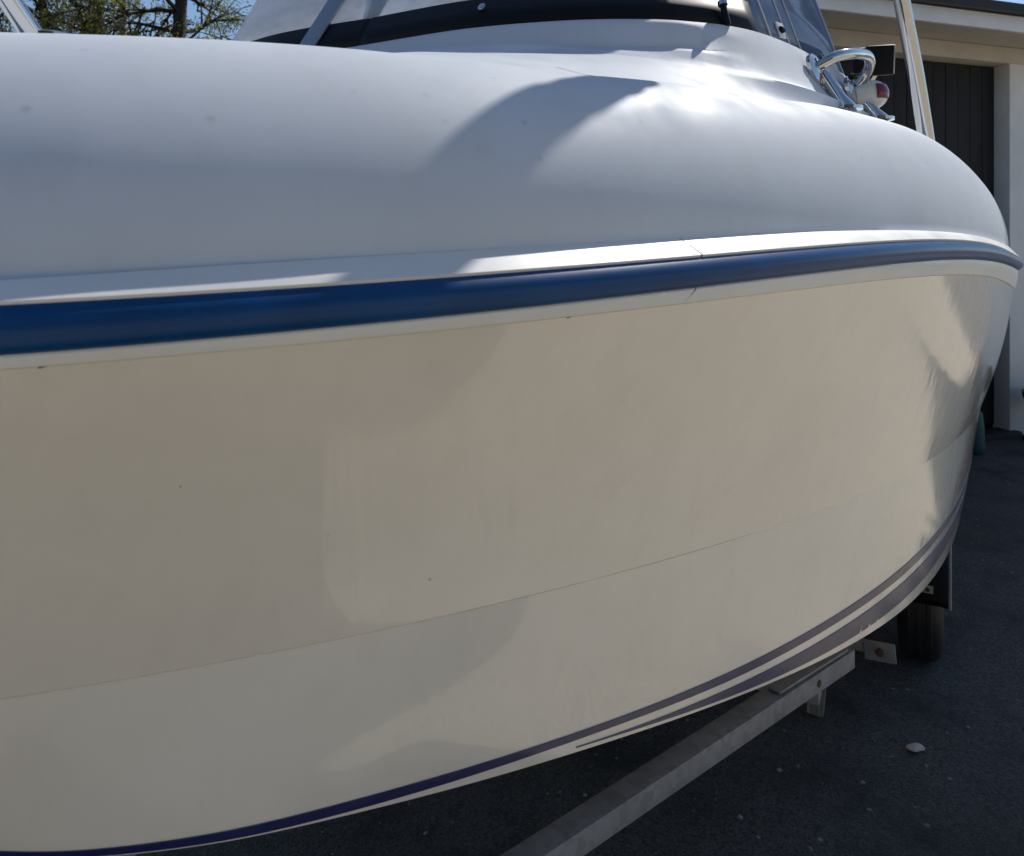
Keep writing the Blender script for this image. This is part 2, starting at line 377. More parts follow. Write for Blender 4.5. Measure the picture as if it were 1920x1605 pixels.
# --- rub rail: white upper trim, blue insert, white lower trim; the trim comes in two lengths per side
def arc(p0, p1, out, n=7):
    r = []
    for k in np.linspace(0, 1, n):
        p = p0 + (p1 - p0) * k; p = p.copy(); p[:, 1] += out * math.sin(math.pi * k) * np.clip(p[:, 1] / .05, 0, 1); r.append(p)
    return r
JOINT = int(np.argmin(np.abs(T - TAU[5]))) - 0
for sgn in (1, -1):
    for nm, sl in (('fore', slice(0, JOINT + 1)), ('aft', slice(JOINT, None))):
        g = .0007 if nm == 'fore' else -.0007
        def cut(r, sl=sl):
            return r[sl]
        a1 = line3(ST, RB, Z_LEDGE, .034); a1[:, 2] -= .004
        up1 = line3(ST, RB, Z_LEDGE, .026); up1[:, 2] += .0012
        mid = (ledge + rail_top) / 2; mid[:, 2] += .0035
        e1 = rail_top.copy(); e1[:, 1] += .0005; e1[:, 2] += .001
        e2 = rail_top.copy(); e2[:, 1] -= .004; e2[:, 2] -= .006
        rr = [cut(x) for x in (a1, up1, mid, e1, e2)]
        if nm == 'fore': rr = [np.concatenate([x[:-1], x[-1:] + (x[-2:-1] - x[-1:]) * .085]) for x in rr]
        v, f = loft(side(rr, sgn)); from_pd('upper_rail_trim', v, f, M['trim'], boat, 35)
        b1 = rail_bot.copy(); b1[:, 1] -= .004; b1[:, 2] += .006
        b2 = rail_bot.copy(); b2[:, 1] += .0005; b2[:, 2] -= .003
        b3 = (rail_bot + lip) / 2; b3[:, 1] += .003
        b4 = lip.copy(); b4[:, 1] += .0015
        b5 = lip.copy(); b5[:, 1] -= .006; b5[:, 2] -= .002
        rr = [cut(x) for x in (b1, b2, b3, b4, b5)]
        if nm == 'fore': rr = [np.concatenate([x[:-1], x[-1:] + (x[-2:-1] - x[-1:]) * (.10 + .16 * q)]) for q, x in enumerate(rr)]
        else: rr = [np.concatenate([x[:1] - (x[1:2] - x[:1]) * .16 * q, x[1:]]) for q, x in enumerate(rr)]
        v, f = loft(side(rr, sgn)); from_pd('lower_rail_trim', v, f, M['trim'], boat, 35)
    e2 = rail_top.copy(); e2[:, 1] -= .003; e2[:, 2] -= .0012
    b1 = rail_bot.copy(); b1[:, 1] -= .0005; b1[:, 2] -= .0012
    prof_ = []
    for k_, o_ in ((0, .001), (.10, .0055), (.2, .0095), (.32, .0125), (.46, .014), (.62, .0138), (.78, .0118), (.9, .008), (.97, .004), (1, .0005)):
        q_ = e2 + (b1 - e2) * k_; q_ = q_.copy(); q_[:, 1] += o_ * np.clip(q_[:, 1] / .05, 0, 1); prof_.append(q_)
    v, f = loft(side(prof_, sgn)); from_pd('rail_insert', v, f, M['blue'], boat, 60)
# --- waterline stripes, laid on the lower panel
def stripe(name, w0, w1, i0, sgn):
    a_ = spl(TAU, w0, T)[:, None]; b_ = spl(TAU, w1, T)[:, None]
    nrm = kn * .0016
    r0 = step + (chine - step) * a_; r1 = step + (chine - step) * np.maximum(b_, a_ + .001)
    rs = []
    for k in (0, .5, 1):
        r = r0 + (r1 - r0) * k; r = r.copy(); r[:, :2] += nrm; rs.append(r[i0:])
    # edges turned back on to the hull so the tape has thickness
    e0 = rs[0].copy(); e0[:, :2] -= nrm[i0:] * 1.2; e1 = rs[-1].copy(); e1[:, :2] -= nrm[i0:] * 1.2
    v, f = loft(side([e0] + rs + [e1], sgn)); return from_pd(name, v, f, M['navy'], boat, 30)
i2 = int(np.argmin(np.abs(T - TAU[6]))) - 2
for sgn in (1, -1):
    o = stripe('waterline_stripe', SW1T, SW1B, 3, sgn); o['label'] = 'narrow upper navy stripe'
    o = stripe('waterline_stripe', SW2T, SW2B, i2, sgn); o['label'] = 'wide lower navy stripe tapering towards the bow'
# --- deck: rounded gunwale, foredeck, coaming up to the windscreen foot
base = line3(WS, WB, WZ)
dirv = base[:, :2] - rail_top[:, :2]; D_ = np.linalg.norm(dirv, axis=1); dirv = dirv / D_[:, None]
dh = spl(TAU, DH, T); dw = spl(TAU, DW, T); lz = ledge[:, 2]; gz = spl(TAU, GZ, T)
def at_rail(i_, z_): return np.concatenate([rail_top[:, :2] + dirv * np.asarray(i_).reshape(-1, 1), np.asarray(z_).reshape(-1, 1)], 1)
def at_base(o_, z_): return np.concatenate([base[:, :2] - dirv * np.asarray(o_).reshape(-1, 1), np.asarray(z_).reshape(-1, 1)], 1)
one = np.ones(len(T))
dk = [at_rail(.024 * one, lz - .012), at_rail(.0285 * one, lz - .002)]
for k in np.linspace(0, 1, 22):
    tau = k * math.pi / 2
    dk.append(at_rail(.03 + (1 - math.cos(tau) ** (2 / 1.8)) * dw, lz + math.sin(tau) ** (2 / 1.8) * dh))
crown = dk[-1]; G = at_base(.085 * one, gz)
for k in np.linspace(.12, 1, 9):
    q = crown + (G - crown) * k; q = q.copy(); q[:, 2] -= .006 * math.sin(math.pi * k); dk.append(q)
front = np.clip(dirv[:, 0], 0, 1) ** 2
zb = base[:, 2]
wf = np.clip((front - .35) / .35, 0, 1); wf = wf * wf * (3 - 2 * wf)
lo = zb - .062
fo = [.074, .064, .052, .047, .031, .016, .006]; fz = [gz + .006, gz + (zb - gz) * .18, lo - .006, lo, lo + .002, zb - .010, zb - .001]
for q, (o_, z_) in enumerate(zip(fo, fz)):
    so = .085 * (1 - (q + 1) / 8); x_ = 1 - so / .085; sz = gz + (zb - gz) * (x_ * x_ * (1.9 - .9 * x_))
    dk.append(at_base(o_ * wf + so * (1 - wf), np.maximum(z_, gz + .004) * wf + sz * (1 - wf)))
dk.append(at_base(0 * one, zb))
dk.append(at_base(-.05 * one, zb - .004))
v, f = loft(both(dk)); deck = from_pd('deck', v, f, M['deck'], boat, 50)
inner = [at_base(-.05 * one, zb - .004), at_base(-.055 * one, zb - .05), at_base(-.06 * one, 0 * one + 1.0)]
v, f = loft(both(inner)); from_pd('cockpit_lining', v, f, M['interior'], boat, 40)
fl_ = both([inner[-1]])[0]; from_pd('cockpit_floor', fl_, [tuple(range(len(fl_)))], M['interior'], boat)
# aft closing wall between deck and transom
pr = [L3(r[-1]) for r in [topsides[0]] + dk] + [L3(inner[-1][-1])]
sb = [(p[0], -p[1], p[2]) for p in pr]; tv = pr + sb[::-1]; from_pd('aft_bulkhead', tv, [tuple(range(len(tv)))], M['interior'], boat)

# --- windscreen
ws = empty('windscreen'); ws.parent = boat
IE = int(np.argmin(np.abs(base[:, 0] + 2.27)))                       # aft end of the screen
IB = int(np.argmin(np.abs(base[:, 0] + 2.80)))                       # black band ends at the corner
HS = .56
def screen(h, off=0.0):
    rk = (.37 * front + .19 * (1 - front)) / HS
    r = np.concatenate([base[:, :2] + dirv * (h * rk + .012 + off)[:, None], (zb + h)[:, None]], 1); return r
def sheet(name, r0, r1, m, parent, n=6, thick=.004):
    rows = [np.array(r0) + (np.array(r1) - np.array(r0)) * k for k in np.linspace(0, 1, n)]
    v, f = loft([[L3(p) for p in r] for r in rows]); o = from_pd(name, v, f, m, parent, 40)
    md = o.modifiers.new('thickness', 'SOLIDIFY'); md.thickness = thick; md.offset = 0; return o
def seg(h, i0, i1, sgn=1, off=0.0):
    r = screen(h, off)[i0:i1 + 1].copy(); r[:, 1] *= sgn; return r
def wrap(h, i1, off=0.0):                                            # starboard .. bow .. port
    r = screen(h, off)[:i1 + 1]; m_ = r.copy(); m_[:, 1] *= -1; return np.concatenate([m_[:0:-1], r])
sheet('front_pane', wrap(.066, IB), wrap(HS, IB), M['glass'], ws)
sheet('black_band', wrap(-.004, IB, -.004), wrap(.068, IB, -.004), M['black'], ws, 3, .006)
for sgn in (1, -1):
    sheet('side_pane', seg(-.003, IB, IE, sgn), seg(HS, IB, IE, sgn), M['side_glass'], ws)
    for q, w_ in ((IB + 2, .004), (IB + 5, .003), (IB + 7, .003)):
        if q < IE:
            p0 = screen(-.002, -.004)[q]; p1 = screen(HS, -.004)[q]; p0 = p0 * [1, sgn, 1]; p1 = p1 * [1, sgn, 1]
            tube('seam_cord', [L3(p0), L3(p1)], w_ * .5, M['trim'], ws, 8)
top = wrap(HS, IE); tube('top_frame', [L3(p) for p in top], .006, M['alu'], ws, 10)
for sgn in (1, -1):
    p0 = screen(-.003)[IE] * [1, sgn, 1]; p1 = screen(HS)[IE] * [1, sgn, 1]; tube('end_frame', [L3(p0), L3(p1)], .005, M['alu'], ws, 10)
# flat aluminium mullions with two bolts each
def mullion(bq):
    i = int(np.argmin(np.abs(base[:60, 1] - abs(bq)))); sg = 1 if bq >= 0 else -1
    p0 = screen(-.012, -.011)[i] * [1, sg, 1]; p1 = screen(HS, -.011)[i] * [1, sg, 1]
    a_ = Vector(L3(p0)); b_ = Vector(L3(p1)); dd = (b_ - a_).normalized(); nn = dd.cross(Vector((0, 1, 0))).normalized()
    if nn.x > 0: nn = -nn
    rt_ = Matrix((dd, Vector((0, 1, 0)), dd.cross(Vector((0, 1, 0))))).transposed()
    o = box('mullion', (a_ + b_) / 2, ((b_ - a_).length, .050, .005), M['alu'], ws, .001, rt_)
    for y_, k in ((-.012, .030), (.012, .034)):
        c = a_ + dd * k + Vector((0, y_, 0)) + nn * .002; disc('bolt', c, nn, .0065, .004, M['steel'], o, 14)
mullion(-.14)
i = int(np.argmin(np.abs(base[:60, 1] - .30))); p = screen(.045, -.012)[i]; disc('bolt', L3(p), (-.9, 0, .5), .008, .005, M['steel'], ws, 14)
# wiper spindle at the port corner
i = int(np.argmin(np.abs(base[:, 0] + 2.88))); p = base[i]; q = screen(.040, -.02)[i]
w = tube('wiper_spindle', [L3(p + [0, .003, .0]), L3(q)], .006, M['black'], boat, 12); disc('cap', L3(q), Vector(L3(q)) - Vector(L3(p)), .009, .010, M['steel'], w)
# snap fastener on its white patch
i = IB + 4; p = screen(.030, -.006)[i]; nn = (-dirv[i][0] * .9, dirv[i][1] * .9, .3)
sn = box('snap_patch', L3(p), (.022, .003, .036), M['trim'], ws, .001, Vector(nn).to_track_quat('Y', 'Z').to_matrix()); disc('snap', Vector(L3(p)) + Vector(nn).normalized() * .002, nn, .008, .006, M['black'], sn, 14)
# unseen canvas rolls at either screen corner, added to cast the deck's shadow band
for sg in (1, -1):
    rp = [(-3.06 + .46 * k, -sg * (.845 + .004 * math.sin(k * 9)), 2.405 + .012 * math.sin(k * 7)) for k in np.linspace(0, 1, 24)]
    o = tube('shadow_caster_roll', rp, [.031 + .003 * math.sin(i * 1.9) * math.cos(i * .7) - (.012 if i in (0, 23) else 0) for i in range(24)], M['canvas'], boat, 16)
    for x_ in (-2.9, -2.66): tube('strap', [(x_, -sg * .845 + .036 * math.cos(a_), 2.41 + .036 * math.sin(a_)) for a_ in np.linspace(0, 2 * math.pi, 20)], .004, M['black'], o, 6, 1.0, Vector((1, 0, 0)))
    tube('caster_roll_tie', [(-2.66, -sg * .845, 2.38), (-2.66, -sg * .70, 2.36)], .0014, M['black'], o, 6)
# --- chrome fittings on the port coaming
def flange(c, ax, r, parent): return disc('flange', c, ax, r, .006, M['steel'], parent, 20, .3)
out = Vector((-.25, -.92, .30)).normalized()
gh = empty('grab_handle'); gh.parent = boat
pts = curve_pts([(-2.648, -.826, 1.756), (-2.640, -.852, 1.772), (-2.600, -.880, 1.786), (-2.535, -.898, 1.797), (-2.475, -.908, 1.794), (-2.440, -.898, 1.774), (-2.444, -.876, 1.746)], 30)
tube('tube', pts, .0115, M['steel'], gh, 16)
for c in ((-2.652, -.820, 1.748), (-2.448, -.868, 1.736)):
    disc('flange', c, out, .034, .012, M['steel'], gh, 24, .35)
    for sg in (-1, 1): disc('screw', Vector(c) + out * .011 + Vector((.006 * sg, 0, .024 * sg)), out, .005, .004, M['rust'], gh, 10)
for c0_, c1_ in (((-2.642, -.880, 1.665), (-2.650, -.835, 1.742)), ((-2.440, -.925, 1.668), (-2.446, -.885, 1.728))):
    tube('post', [c0_, tuple((np.array(c0_) * .7 + np.array(c1_) * .3)), c1_], [.020, .014, .012], M['steel'], gh, 16)
    disc('post_foot', c0_, (0, 0, 1), .030, .008, M['steel'], gh, 20)
lamp = empty('navigation_light'); lamp.parent = boat
c = Vector((-2.430, -.910, 1.727)); RL = .032
def ball_patch(name, m, dirn, a0, a1, b0, b1, r, cap):
    q = Vector(dirn).normalized().to_track_quat('Z', 'Y'); rings = []
    for a_ in np.linspace(a0, a1, 14):
        rings.append([c + q @ Vector((r * math.sin(a_) * math.cos(b_), r * math.sin(b_), r * math.cos(a_) * math.cos(b_))) for b_ in np.linspace(b0, b1, 12)])
    v, f = loft(rings); return from_pd(name, v, f, m, lamp, 60)
lathe('housing', c, (.35, -.85, .10), [(0, -.042), (.022, -.040), (.026, -.030)] + [(RL * math.cos(a_), RL * math.sin(a_)) for a_ in np.linspace(-.6, math.pi / 2, 14)], M['lamp_white'], lamp)
ball_patch('red_lens', M['lamp_red'], (-.66, -.72, .14), -.50, .62, -.50, .52, RL + .0018, 0)
lathe('stem', c + Vector((.004, .0, -.062)), (0, 0, 1), [(0, 0), (.020, 0), (.022, .006), (.009, .014), (.008, .040), (0, .041)], M['steel'], lamp, 20)
bxp = empty('searchlight'); bxp.parent = boat
rt = Matrix.Rotation(R(14), 3, 'Z') @ Matrix.Rotation(R(-10), 3, 'Y')
cb = Vector((-2.33, -.915, 1.822))
box('body', cb, (.064, .060, .068), M['black'], bxp, .006, rt)
box('side_housing', cb + rt @ Vector((.004, .044, .002)), (.054, .026, .058), M['black'], bxp, .004, rt)
box('rim', cb + rt @ Vector((-.031, -.0275, 0)), (.003, .003, .064), M['alu'], bxp, .001, rt)
tube('mount', [cb + Vector((.01, .01, -.025)), cb + Vector((.012, .03, -.060)), cb + Vector((.012, .038, -.095))], .010, M['steel'], bxp, 12)
# radar arch hoop of flattened stainless tube
hp = [(-1.80, -1.005, 1.665), (-1.87, -.98, 1.85), (-1.955, -.945, 2.06), (-2.04, -.90, 2.30), (-2.10, -.80, 2.48), (-2.12, -.60, 2.54), (-2.125, 0, 2.56)]
hp = hp + [(x, -y, z) for x, y, z in hp[-2::-1]]
arch = tube('hood_arch', curve_pts(hp, 60), .021, M['steel'], boat, 16, .62, Vector((1, 0, .15)))
for sg in (1, -1): disc('foot_plate', (-1.795, -sg * 1.008, 1.655), (0, 0, 1), .045, .012, M['steel'], arch)
# bow rail
br_ = empty('bow_rail'); br_.parent = boat
def deckz(s_, b_):
    allp = np.concatenate(dk); return allp[np.argmin((allp[:, 0] - s_) ** 2 + (allp[:, 1] - abs(b_)) ** 2), 2]
pl = [(-3.785, -.115, 1.615), (-3.83, -.120, 1.665), (-3.93, -.135, 1.79), (-4.06, -.150, 1.90), (-4.20, -.120, 1.945), (-4.25, 0, 1.955)]
pl = pl + [(x, -y, z) for x, y, z in pl[-2::-1]]
tube('loop', curve_pts(pl, 60), .0125, M['steel'], br_, 16)
for sg in (1, -1): disc('foot', (-3.785, -sg * .115, deckz(-3.785, .115) - .004), (0, 0, 1), .032, .014, M['steel'], br_)
# small marks: chipped tape, rust speck under the rail
def speck(name, s_t, w_, r, m, lift=.0022, n=9):
    i = int(np.argmin(np.abs(step[:, 0] - s_t))); p = step[i] + (chine[i] - step[i]) * w_; p = p.copy(); p[:2] += kn[i] * lift
    t1 = Vector(L3(step[i + 1])) - Vector(L3(step[i])); t1.normalize(); t2 = (Vector(L3(chine[i])) - Vector(L3(step[i]))).normalized()
    vv = [Vector(L3(p)) + t1 * r * random.uniform(.6, 1.5) * math.cos(a_) + t2 * r * random.uniform(.4, .8) * math.sin(a_) for a_ in np.linspace(0, 2 * math.pi, n, endpoint=False)]
    return from_pd(name, vv, [tuple(range(n))], m, boat)
for s_t, w_, r in ((-2.575, .935, .006), (-2.56, .925, .005), (-2.545, .93, .006), (-2.585, .91, .002), (-2.53, .93, .004)):
    speck('tape_chip', s_t, w_, r, M['chip'])

def hull_speck(name, s_t, k_, rx, rz_, m, ang=0.0):
    i = int(np.argmin(np.abs(lip[:, 0] - s_t))); row = topsides[int(round(k_ * 13))]; p = row[i]; nn = plan_normal(row)[i]
    t1 = (Vector(L3(row[i + 1])) - Vector(L3(row[i - 1]))).normalized(); t2 = (Vector(L3(knuck[i])) - Vector(L3(lip[i]))).normalized()
    t1r = t1 * math.cos(ang) + t2 * math.sin(ang); t2r = t2 * math.cos(ang) - t1 * math.sin(ang)
    c_ = Vector(L3(p)) + Vector((nn[0], -nn[1], -.25)).normalized() * .0016
    vv = [c_ + t1r * rx * random.uniform(.7, 1.3) * math.cos(a_) + t2r * rz_ * random.uniform(.7, 1.3) * math.sin(a_) for a_ in np.linspace(0, 2 * math.pi, 10, endpoint=False)]
    return from_pd(name, vv, [tuple(range(10))], m, boat)
M['scuff'] = mat('grey_scuff', (.42, .40, .35), .7)
for s_t in (-3.655, -4.02): hull_speck('rust_spot', s_t, .03, .0030, .0022, M['rust'])
for s_t, k_, rx, rz_, an in ((-3.2, .75, .0004, .010, .3), (-3.62, .82, .0012, .0016, 0), (-3.9, .42, .0010, .0012, 0), (-3.05, .35, .0005, .008, .25), (-3.75, .65, .0008, .001, 0), (-3.5, .3, .0009, .0011, 0)):
    hull_speck('scuff', s_t, k_, rx, rz_, M['scuff'], an)

# ================================================================ trailer under the boat
tr = empty('boat_trailer', (BOAT_AT[0], BOAT_AT[1], 0), R(90 - BOAT_AXIS))
tag(tr, 'galvanised boat trailer with small wheels and mudguards under the white boat', 'trailer')
def lp(s_, b_, z_): return (s_, -b_, z_)
for sg in (1, -1):
    # side member running in towards the drawbar: top flange and outer web of a channel
    o = bar('side_beam', lp(-4.30, sg * .075, .428), lp(-2.335, sg * .845, .428), .046, .044, M['galv'], tr, .004)
    o2 = bar('flange_lip', lp(-2.62, sg * .735, .4555), lp(-2.36, sg * .84, .4555), .03, .006, M['galv'], o, .001)
    for s_ in (-2.50,):
        b_ = .075 + (s_ + 4.30) / 1.965 * .77
        disc('bolt', lp(s_ + .008, sg * (b_ + .022), .428), (-.36, -sg * .93, 0), .009, .008, M['rust'], o, 8, .3)
    bar('frame_rail', lp(-1.80, sg * .70, .30), lp(1.15, sg * .70, .30), .05, .07, M['galv'], tr, .004)
    # corner steady on the ground
    b_ = .721
    o = box('support_leg', lp(-1.866, sg * b_, .135), (.030, .046, .25), M['wood'], tr, .003, Matrix.Rotation(R(4), 3, 'X'))
    # bracket plates with a bolt
    pl_ = box('bracket_plate', lp(-2.006, sg * .895, .30), (.006, .078, .052), M['galv'], tr, .002, Matrix.Rotation(R(-sg * 4), 3, 'Z') @ Matrix.Rotation(R(-5 * sg), 3, 'X'))
    disc('bolt', lp(-2.010, sg * .895, .30), (-1, -sg * .07, 0), .010, .007, M['rust'], pl_, 12)
    bar('bracket_arm', lp(-1.99, sg * .895, .30), lp(-1.99, sg * .72, .30), .02, .03, M['galv'], tr)
    ax_ = -1.30
    wheel = empty('wheel', lp(ax_, sg * .975, .235)); wheel.parent = tr
    prof = [(.125, -.055), (.135, -.060), (.175, -.068), (.215, -.060), (.230, -.045), (.2345, -.02), (.2345, .02), (.230, .045), (.215, .060), (.175, .068), (.135, .060), (.125, .055)]
    ty = lathe('tyre', (0, 0, 0), (0, -sg, 0), prof, M['rubber'], wheel, 40)
    # tread grooves
    for z_ in (-.028, 0, .028):
        lathe('tread_rib', (0, 0, 0), (0, -sg, 0), [(.2335, z_ - .008), (.2375, z_ - .006), (.2375, z_ + .006), (.2335, z_ + .008)], M['rubber'], ty, 40)
    lathe('rim', (0, 0, 0), (0, -sg, 0), [(.128, -.055), (.120, -.05), (.115, 0), (.06, .02), (.05, .03), (.02, .035), (0, .035)], M['galv'], wheel, 30)
    # mudguard: arched sheet with turned-down outer edge
    rings = []
    for a_ in np.linspace(R(10), R(178), 26):
        rr_ = .262; cx_, cz_ = ax_ + rr_ * -math.cos(a_), .225 + rr_ * math.sin(a_)
        rings.append([lp(cx_ - 0, sg * (.975 + y_), cz_ + dz_ * math.sin(a_)) if True else None for y_, dz_ in ((-.085, 0), (.06, 0), (.078, -.006), (.085, -.025))])
    v, f = loft(rings); o = from_pd('mudguard', v, f, M['black'], tr, 40); md = o.modifiers.new('thickness', 'SOLIDIFY'); md.thickness = .003
    tube('rolled_edge', [r[-1] for r in rings], .005, M['galv'], o, 8)
    bp_ = box('mudguard_bracket', lp(-1.60, sg * .955, .335), (.005, .12, .024), M['galv'], tr, .002); disc('bolt', lp(-1.604, sg * 1.0, .335), (-1, 0, 0), .006, .005, M['rust'], bp_, 10)
bar('axle', lp(-1.30, -.9, .235), lp(-1.30, .9, .235), .05, .05, M['galv'], tr)
bar('front_cross_beam', lp(-2.42, -.80, .375), lp(-2.42, .80, .375), .05, .05, M['galv'], tr)
for s_ in (-1.75, -1.0, .9): bar('cross_beam', lp(s_, -.72, .225), lp(s_, .72, .225), .06, .08, M['galv'], tr)
bar('drawbar', lp(-5.1, 0, .385), lp(-3.9, 0, .385), .07, .07, M['galv'], tr)
for s_, z_ in ((-3.62, .585), (-1.75, .30), (-1.0, .275), (.9, .265)):
    k = bar('roller_bracket', lp(s_, 0, .24), lp(s_ + .001, 0, z_ - .02), .05, .02, M['galv'], tr)
bar('bow_cross_beam', lp(-3.62, -.33, .40), lp(-3.62, .33, .40), .05, .05, M['galv'], tr)
o = bar('jockey_post', lp(-4.85, .06, .06), lp(-4.85, .06, .60), .05, .05, M['galv'], tr)
disc('jockey_wheel', lp(-4.85, .03, .075), (0, -1, 0), .075, .05, M['rubber'], tr)
# bunk pads carrying the hull
for sg in (1, -1):
    for s_, b_ in ((-1.3, .62), (.6, .62)):
        zt = float(np.interp(s_, spl(TAU, CS, T), spl(TAU, EZ, T))); zc = float(np.interp(s_, chine[:, 0], chine[:, 2])); bc = float(np.interp(s_, chine[:, 0], chine[:, 1]))
        zh = zt + (zc - zt) * b_ / bc
        box('bunk_pad', lp(s_, sg * b_, zh - .03), (.5, .09, .035), M['rubber'], tr, .006, Matrix.Rotation(sg * -math.atan2(zc - zt, bc), 3, 'X'))
        bar('bunk_post', lp(s_, sg * .66, .26), lp(s_, sg * .64, zh - .035), .04, .04, M['galv'], tr)

# ================================================================ garage
M['cream'] = mat('cream_paint', (.52, .47, .38), .75); M['white_paint'] = mat('white_paint', (.74, .74, .74), .6); M['dark_wood'] = mat('black_stained_wood', (.018, .018, .022), .7); M['roof'] = mat('black_roofing', (.012, .012, .014), .6)
for k_, lo_, hi_, sc_ in (('cream', (.46, .41, .33), (.58, .53, .44), (1, 1, 1)), ('white_paint', (.66, .66, .66), (.80, .80, .79), (1, 1, 1)), ('dark_wood', (.004, .004, .006), (.012, .012, .015), (18, 18, 1))):
    m = M[k_]; lk(m, ramp(m, noise(m, coords(m, sc_), 3.5, 6, .65), [(.3, lo_), (.7, hi_)]), P(m).inputs['Base Color'])
    lk(m, bump(m, noise(m, coords(m, (40, 40, 4)), 4, 4), .15, .003), P(m).inputs['Normal'])
GA = math.atan2(.326, .946)
gar = empty('garage', (3.609, 5.783, 0), GA)                        # local X along the front, origin at the right edge of the doorway
tag(gar, 'white garage with black plank door and cream lintel behind the boat', 'garage')
DWD, DHT = 2.5, 2.69
box('door_jamb', (.30, .03, 1.35), (.60, .14, 2.70), M['white_paint'], gar, .006)
box('wall', (1.50, .10, 1.40), (1.8, .20, 2.80), M['white_paint'], gar)
box('wall', (-DWD - .50, .10, 1.40), (.5, .20, 2.80), M['white_paint'], gar)
box('door_jamb', (-DWD - .13, .03, 1.35), (.24, .14, 2.70), M['white_paint'], gar, .006)
box('lintel', (-.9, .05, 2.757), (3.9, .18, .115), M['cream'], gar, .006)
door = empty('garage_door', (0, 0, 0)); door.parent = gar
pw = .118
for k in range(int(DWD / pw) + 1):
    x_ = -pw / 2 - k * pw
    box('plank', (x_, .10 + random.uniform(-.002, .002), DHT / 2 + .03), (pw - .004, .03, DHT - .06), M['dark_wood'], door, .003)
box('backing', (-DWD / 2, .14, DHT / 2), (DWD + .2, .04, DHT), M['dark_wood'], door)
box('soffit', (-.65, -.19, 2.83), (6.3, .50, .025), M['cream'], gar)
box('fascia', (-.65, -.455, 2.83), (6.3, .03, .10), M['white_paint'], gar, .003)
bm_ = [(-3.85, -.53, 2.882), (2.55, -.53, 2.882), (2.55, 3.4, 3.45), (-3.85, 3.4, 3.45), (-3.85, 7.4, 2.9), (2.55, 7.4, 2.9)]
th = .06
vv = bm_ + [(x, y, z + th) for x, y, z in bm_]
from_pd('roof', vv, [(0, 1, 2, 3), (3, 2, 5, 4), (6, 7, 8, 9), (9, 8, 11, 10), (0, 1, 7, 6), (4, 5, 11, 10), (0, 3, 9, 6), (3, 4, 10, 9), (1, 2, 8, 7), (2, 5, 11, 8)], M['roof'], gar)
box('wall', (-3.15, 3.5, 1.42), (.2, 6.6, 2.84), M['white_paint'], gar); box('wall', (2.3, 3.5, 1.42), (.2, 6.6, 2.84), M['white_paint'], gar); box('wall', (-.43, 7.0, 1.42), (5.6, .2, 2.84), M['white_paint'], gar)
box('threshold', (-1.25, -.02, .02), (2.6, .16, .04), M['dark_wood'], gar, .004)

# ================================================================ small things on the ground
st = bmesh.new(); bmesh.ops.create_icosphere(st, subdivisions=3, radius=1)
for q in st.verts:
    k = 1 + .18 * math.sin(q.co.x * 3.1 + 1) * math.cos(q.co.y * 2.7) + random.uniform(-.04, .04); q.co = Vector((q.co.x * .028 * k, q.co.y * .018 * k, max(q.co.z, -.3) * .011 * k + .004))
me = bpy.data.meshes.new('stone'); st.to_mesh(me); st.free(); smooth_mesh(me, 50)
o = link('stone', me, M['stone']); o.location = (1.116, 2.18, .006); o.rotation_euler = (-.25, .1, .3); tag(o, 'small pale pinkish stone lying alone on the dark asphalt', 'stone')
o = empty('fire_bowl', (3.80, 5.50, 0)); tag(o, 'dark round fire bowl on legs beside the garage door jamb', 'fire bowl')
lathe('bowl', (0, 0, .20), (0, 0, 1), [(0, 0), (.10, .012), (.17, .05), (.205, .11), (.212, .155), (.205, .155), (.19, .10), (.15, .06), (0, .03)], M['rust'], o, 32)
for a_ in (0.4, 2.5, 4.6): tube('leg', [(.12 * math.cos(a_), .12 * math.sin(a_), .22), (.20 * math.cos(a_), .20 * math.sin(a_), .004)], .011, M['black'], o, 8)
o = empty('plastic_bottle', (3.085, 5.26, 0)); tag(o, 'teal plastic bottle standing by the black garage door', 'bottle')
lathe('body', (0, 0, 0), (0, 0, 1), [(0, .004), (.045, .004), (.058, .02), (.060, .05), (.054, .18), (.045, .27), (.022, .30), (.02, .33), (0, .331)], M['teal'], o, 24)
lathe('cap', (0, 0, .325), (0, 0, 1), [(0, 0), (.024, 0), (.024, .03), (.02, .034), (0, .034)], M['black'], o, 18)
# loose grit: nobody could count it
gv, gf = [], []
for k in range(3000):
    x = random.uniform(-.5, 4.5); y = random.uniform(1.2, 5.6); r = random.choice((.002, .003, .003, .004, .005, .007)) * random.uniform(.6, 1.3); z = .001
    n0 = len(gv); a_ = random.uniform(0, 6)
    for j in range(4): gv.append((x + r * math.cos(a_ + j * 1.571) * random.uniform(.7, 1.3), y + r * math.sin(a_ + j * 1.571) * random.uniform(.7, 1.3), z))
    gv.append((x, y, z + r * .8)); gf += [(n0, n0 + 1, n0 + 4), (n0 + 1, n0 + 2, n0 + 4), (n0 + 2, n0 + 3, n0 + 4), (n0 + 3, n0, n0 + 4)]
M['grit'] = mat('grit', (.10, .10, .10), .9)
_gm = M['grit']; lk(_gm, ramp(_gm, noise(_gm, coords(_gm), 40, 2), [(.35, (.02, .02, .022)), (.62, (.30, .28, .26))]), P(_gm).inputs['Base Color'])
o = from_pd('grit', gv, gf, M['grit'], None, None, 0); tag(o, 'loose grit scattered over the asphalt', 'grit', kind='stuff')

